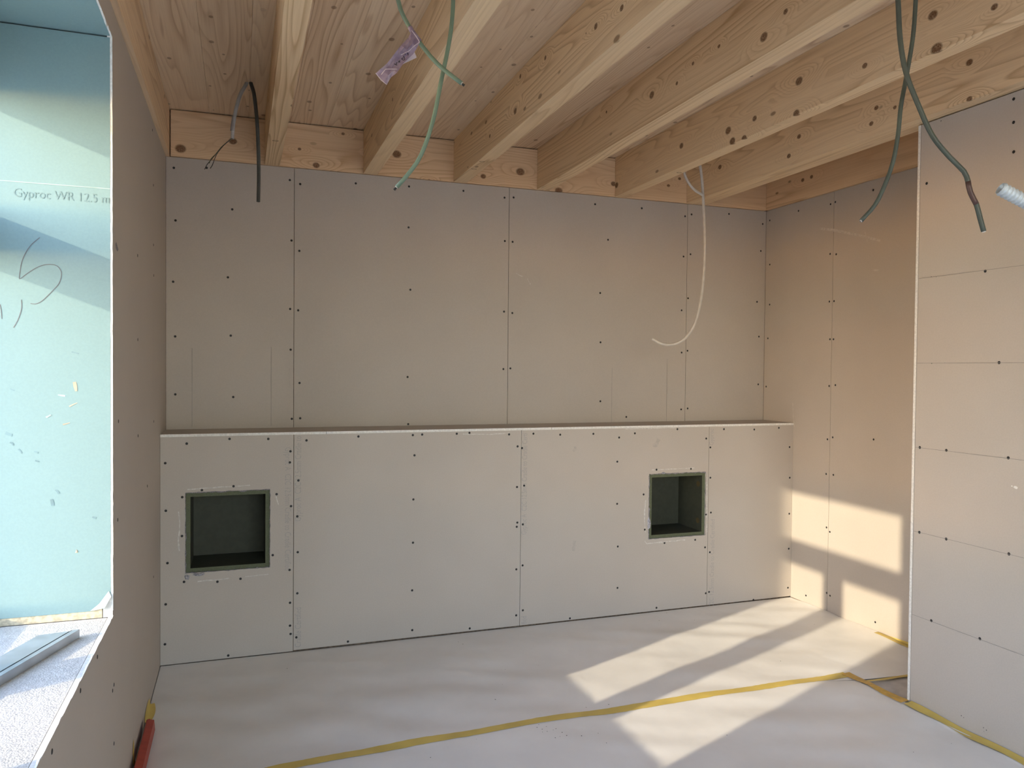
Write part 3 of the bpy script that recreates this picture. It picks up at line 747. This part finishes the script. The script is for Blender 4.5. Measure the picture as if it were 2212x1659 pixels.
# ---- red plastic profile standing along the left wall's foot
ya, yb = at(322, 1574, 2, 0.02).y, -1.55
pr = root('plastic_profile', (0.03, (ya + yb) / 2, 0.0))
def lprof(x0, x1, z0, z1, mat, nm):
    return box(nm, x0, x1, yb, ya, z0, z1, mat, pr)
V = []
for y in (yb, ya):
    V += [(0.010, y, 0.013), (0.016, y, 0.055), (0.020, y, 0.057), (0.043, y, 0.052), (0.046, y, 0.013), (0.043, y, 0.013), (0.040, y, 0.047), (0.021, y, 0.052), (0.014, y, 0.013)]
n = 9
link('channel', V, [tuple(range(n)), tuple(reversed(range(n, 2 * n)))] + [(i, i + n, (i + 1) % n + n, (i + 1) % n) for i in range(n)], m_red, pr)
link('end_tab', bv(0.016, 0.026, ya, ya + 0.03, 0.013, 0.045), BF, m_red_dark, pr)
tag(pr, 'red plastic channel profile lying along the foot of the left wall', 'plastic profile')

# ---- aluminium straightedge on the window sill
zt = ZS - 0.001
A = at(172, 1377, 2, zt); B = at(0, 1482, 2, zt)
d = (A - B); d.z = 0; d.normalize(); s = Vector((-d.y, d.x, 0))          # s points away from the room
Lb = 0.78; h = 0.023; wd = 0.085; cutb = 0.045
se = root('straightedge', A - d * (Lb / 2))
def bar(prof, name, mat, e0=0.0, e1=0.0):
    V = []
    for end in (0, 1):
        for (w_, z_) in prof:
            V.append((A - d * (Lb if end else (e0 + (e1 - e0) * w_ / wd))) + s * w_ + Vector((0, 0, z_)))
    n = len(prof)
    link(name, V, [tuple(range(n)), tuple(reversed(range(n, 2 * n)))] + [(i, i + n, (i + 1) % n + n, (i + 1) % n) for i in range(n)], mat, se)
bar([(0, 0), (0, h), (0.014, h), (0.014, h - 0.008), (0.022, h - 0.008), (0.022, h - 0.002), (wd, h - 0.002), (wd, h - 0.006), (0.03, h - 0.006), (0.03, 0)], 'aluminium_bar', m_alu, 0.0, cutb)
bar([(0.0142, h - 0.007), (0.0142, h - 0.003), (0.0218, h - 0.003), (0.0218, h - 0.007)], 'groove', m_groove, 0.0, 0.004)
bar([(wd - 0.02, 0), (wd - 0.02, h - 0.0062), (wd, h - 0.0062), (wd, 0)], 'bar_foot', m_alu, 0.0, cutb)
tag(se, 'aluminium straightedge bar with a dark groove lying on the window sill', 'straightedge')

# ---- hanging cables
def cable(name, pix, z, r, mat, label, group=None, cores=True, cat='cable'):
    P = [deep(u, v, z if len(q) == 0 else q[0]) for (u, v, *q) in pix]
    rt = root(name, P[0])
    tube('sheath', P, r, mat, rt, 0.015, 12)
    if cores:
        dd = (P[-1] - P[-2]).normalized(); u = dd.orthogonal().normalized(); w = dd.cross(u)
        tube('inner_sheath', [P[-1] - dd * 0.002, P[-1] + dd * 0.002], r * 0.72, m_copper, rt, 0.002, 12)
        for k in range(3):
            a = 2.1 * k + 0.4; c_ = P[-1] + (u * math.cos(a) + w * math.sin(a)) * r * 0.36
            tube('conductor', [c_, c_ + dd * cores], r * 0.28, m_wire, rt, 0.004, 8)
    tag(rt, label, cat, group); return rt, P
ZCAB = 1.72
ca, PA = cable('ceiling_cable', [(905, -425), (872, -290), (850, -130), (860, 0), (889, 66), (931, 123), (960, 151), (997, 180)], ZCAB, 0.0048, m_cable, 'green cable curving to the right, with a lilac tape flag tied on', 'hanging green cables', 0.008)
cb, PB = cable('ceiling_cable', [(918, -425), (958, -280), (979, -120), (979, 0), (972, 80), (953, 175), (935, 262), (909, 336), (881, 377), (857, 404)], ZCAB + 0.03, 0.0048, m_cable, 'green cable curving down to the left, crossing behind the tape-flagged one', 'hanging green cables', 0.009)
cc, PC = cable('ceiling_cable', [(1952, -425), (1936, -240), (1936, -100), (1940, 0), (1945, 90), (1958, 160), (1985, 230), (2014, 293), (2052, 340), (2082, 370), (2091, 392), (2096, 415), (2109, 441), (2117, 471), (2125, 500)], ZCAB, 0.0055, m_cable_dark, 'dark green cable bending right in front of the partition', 'hanging dark green cables', 0.002)
cd, PD = cable('ceiling_cable', [(1962, -425), (1980, -240), (1982, -100), (1978, 0), (1972, 80), (1958, 165), (1946, 230), (1940, 290), (1929, 350), (1910, 403), (1890, 443), (1860, 477)], ZCAB + 0.03, 0.0047, m_cable_dark, 'dark green cable curving left in front of the right wall', 'hanging dark green cables', 0.002)
i0 = 11
tube('cable_mark', [PC[10], PC[11], PC[12]], 0.0057, m_cable_mark, cc, 0.01, 12)
# lilac tape flag on the first cable
TZ = ZCAB - 0.006
L_ = crop(780, 0, 7.5423, [(825, 500), (770, 620), (650, 740), (540, 880), (420, 1035), (330, 1110), (240, 1195)])
R_ = crop(780, 0, 7.5423, [(960, 690), (905, 790), (850, 880), (700, 1020), (580, 1190), (480, 1270), (420, 1382)])
V, Fc = [], []
for i in range(len(L_)):
    for j in range(5):
        t = j / 4; u = L_[i][0] * (1 - t) + R_[i][0] * t; v = L_[i][1] * (1 - t) + R_[i][1] * t
        V.append(deep(u, v, TZ + (0.004 * math.sin(2.1 * i + 3 * t) + 0.004 * math.cos(5 * t + i)) * (0 if i == 0 else 1)))
for i in range(len(L_) - 1):
    for j in range(4): a = i * 5 + j; Fc.append((a, a + 1, a + 6, a + 5))
fl = link('tape_flag', V, Fc, m_purple, ca); fl['label'] = 'crumpled lilac tape flag with handwriting'
mod = fl.modifiers.new('thickness', 'SOLIDIFY'); mod.thickness = 0.0006
F2 = crop(780, 0, 7.5423, [(870, 850), (908, 938), (640, 1065), (700, 1000)])
link('tape_fold', [deep(u, v, TZ + 0.010) for u, v in F2], [(0, 1, 2, 3)], m_purple_light, ca)
def wrap():
    P = [PA[4] + (PA[3] - PA[4]) * 0.12, PA[4], PA[4] + (PA[5] - PA[4]) * 0.42]
    tube('tape_wrap', P, 0.0056, m_purple, ca, 0.01, 12)
wrap()
for st in [[(712, 880), (727, 893)], [(748, 868), (771, 881), (766, 908)], [(692, 918), (708, 948), (714, 972), (700, 986), (676, 978), (659, 964), (672, 948), (690, 962)], [(606, 998), (640, 1020)], [(636, 985), (622, 1012), (612, 1026)], [(538, 1043), (566, 1058), (578, 1040), (592, 1020)], [(566, 1058), (590, 1066)]]:
    ribbon('handwriting', [deep(u, v, TZ - 0.011) for u, v in crop(780, 0, 7.5423, st)], 0.0016, -CF, m_ink, fl)
for st in [[(240, 1195), (330, 1310), (420, 1382)], [(825, 500), (900, 600), (955, 690)], [(955, 690), (860, 760), (790, 830), (650, 900)], [(590, 1130), (400, 1130), (330, 1220)]]:
    ribbon('tape_crease', [deep(u, v, TZ - 0.010) for u, v in crop(780, 0, 7.5423, st)], 0.0014, -CF, m_purple_light, fl)

# dark conduit hanging from a hole in the first bay, and the grey one beside it
hp = at(540, 178, 2, ZC); zh = (hp - CAM).dot(CF)
P = [hp + Vector((0, 0, 0.02)), deep(542, 180, zh), deep(549, 205, zh - 0.02), deep(555, 260, zh - 0.05), deep(558, 320, zh - 0.06), deep(559, 380, zh - 0.06), deep(558, 436, zh - 0.06)]
dc = root('ceiling_conduit', P[0])
tube('corrugated_tube', P, 0.0085, m_conduit_dark, dc, sides=12, pitch=0.0046, amp=0.0012, bore=0.006)
tag(dc, 'dark grey corrugated conduit hanging straight down in the leftmost joist bay', 'conduit')
hq = at(533, 178, 2, ZC); zq = (hq - CAM).dot(CF)
P = [hq + Vector((0, 0, 0.02)), deep(532, 181, zq), deep(519, 205, zq - 0.03), deep(509, 240, zq - 0.06), deep(504, 270, zq - 0.07), deep(502, 300, zq - 0.07)]
gc = root('ceiling_conduit', P[0])
tube('corrugated_tube', P, 0.0082, m_conduit_grey, gc, sides=12, pitch=0.0046, amp=0.0012, bore=0.006)
tube('tape_sleeve', [deep(506, 252, zq - 0.064), deep(503, 272, zq - 0.07), deep(502, 283, zq - 0.07)], 0.0093, m_conduit_sleeve, gc, 0.01, 12)
ex, ey_ = (502, 300), zq - 0.07
for pts, mt in [([(502, 299), (490, 308), (475, 322), (462, 338), (452, 350), (447, 356), (442, 366)], m_wire), ([(503, 299), (492, 306), (478, 318), (466, 333), (456, 343), (452, 353)], m_wire_green), ([(501, 299), (487, 310), (470, 330), (463, 345), (459, 356), (454, 364)], m_wire)]:
    tube('wire', [deep(u, v, ey_) for u, v in pts], 0.0016, mt, gc, 0.01, 8)
tag(gc, 'short grey corrugated conduit with thin black wires spilling out of its end', 'conduit')

# pale conduits in the last bay near the back wall
zc = (at(1520, 430, 1, -0.25) - CAM).dot(CF)
P = [deep(u, v, zc) for u, v in [(1505, 322), (1511, 352), (1516, 385), (1519, 430), (1522, 500), (1522, 560), (1519, 610), (1512, 660), (1498, 705), (1477, 733), (1452, 744), (1428, 742), (1409, 732)]]
P = [Vector((P[0].x, P[0].y, ZC + 0.01))] + P
wc = root('ceiling_conduit', P[0])
tube('corrugated_tube', P, 0.0082, m_conduit_white, wc, sides=12, pitch=0.0046, amp=0.0008, bore=0.0055)
tag(wc, 'long pale conduit hanging in a hook shape before the back wall', 'conduit')
zd = zc - 0.05
P = [deep(u, v, zd) for u, v in [(1474, 335), (1478, 372), (1486, 392), (1499, 409), (1519, 422)]]
P = [Vector((P[0].x, P[0].y, ZC + 0.01))] + P
wd_ = root('ceiling_conduit', P[0])
tube('corrugated_tube', P, 0.0075, m_conduit_white, wd_, sides=12, pitch=0.0046, amp=0.0008, bore=0.005)
tag(wd_, 'short pale conduit with open end curling under the fifth joist', 'conduit')
# near corrugated conduit entering at the right edge
ZN = 1.2
P = [deep(u, v, ZN) for u, v in [(2420, -760), (2440, -300), (2430, 100), (2390, 330), (2320, 440), (2260, 455), (2212, 434), (2160, 407)]]
nc = root('ceiling_conduit', P[0])
tube('corrugated_tube', P, 0.0108, m_conduit_blue, nc, sides=16, pitch=0.0062, amp=0.0016, bore=0.008)
tag(nc, 'light grey ribbed conduit end poking in from the right, closest to the viewer', 'conduit')

# ---- plaster crumbs on the floor
random.seed(21); V, Fc = [], []
spots = [(990, 1389), (1163, 1438), (1091, 1448), (1085, 1481), (1070, 1515), (1266, 1530), (1315, 1524), (1256, 1595), (1292, 1587), (1310, 1610), (1164, 1572), (1224, 1595), (1160, 1578), (1180, 1576), (1424, 1341), (1500, 1340), (1440, 1325), (2055, 1608), (1973, 1630), (620, 1446), (1000, 1395), (1686, 1432), (1759, 1350), (1570, 1592), (930, 1640), (1029, 1601)]
spots += [(1170 + random.gauss(20, 25), 1588 + random.gauss(0, 7)) for _ in range(8)]
for (u, v) in spots:
    x, y = xy(u, v); z = hgt(x, y); r = random.uniform(0.0012, 0.0026); n = len(V); a0 = random.random() * 6
    for k in range(4): V.append((x + r * random.uniform(.6, 1.6) * math.cos(a0 + 1.57 * k), y + r * math.sin(a0 + 1.57 * k), z))
    V.append((x, y, z + r)); Fc += [(n + k, n + (k + 1) % 4, n + 4) for k in range(4)]
cr = link('plaster_crumbs', V, Fc, plain('crumb', (0.10, 0.09, 0.085), 0.9))
tag(cr, 'tiny dark crumbs scattered over the white floor sheets', 'debris'); cr['kind'] = 'stuff'
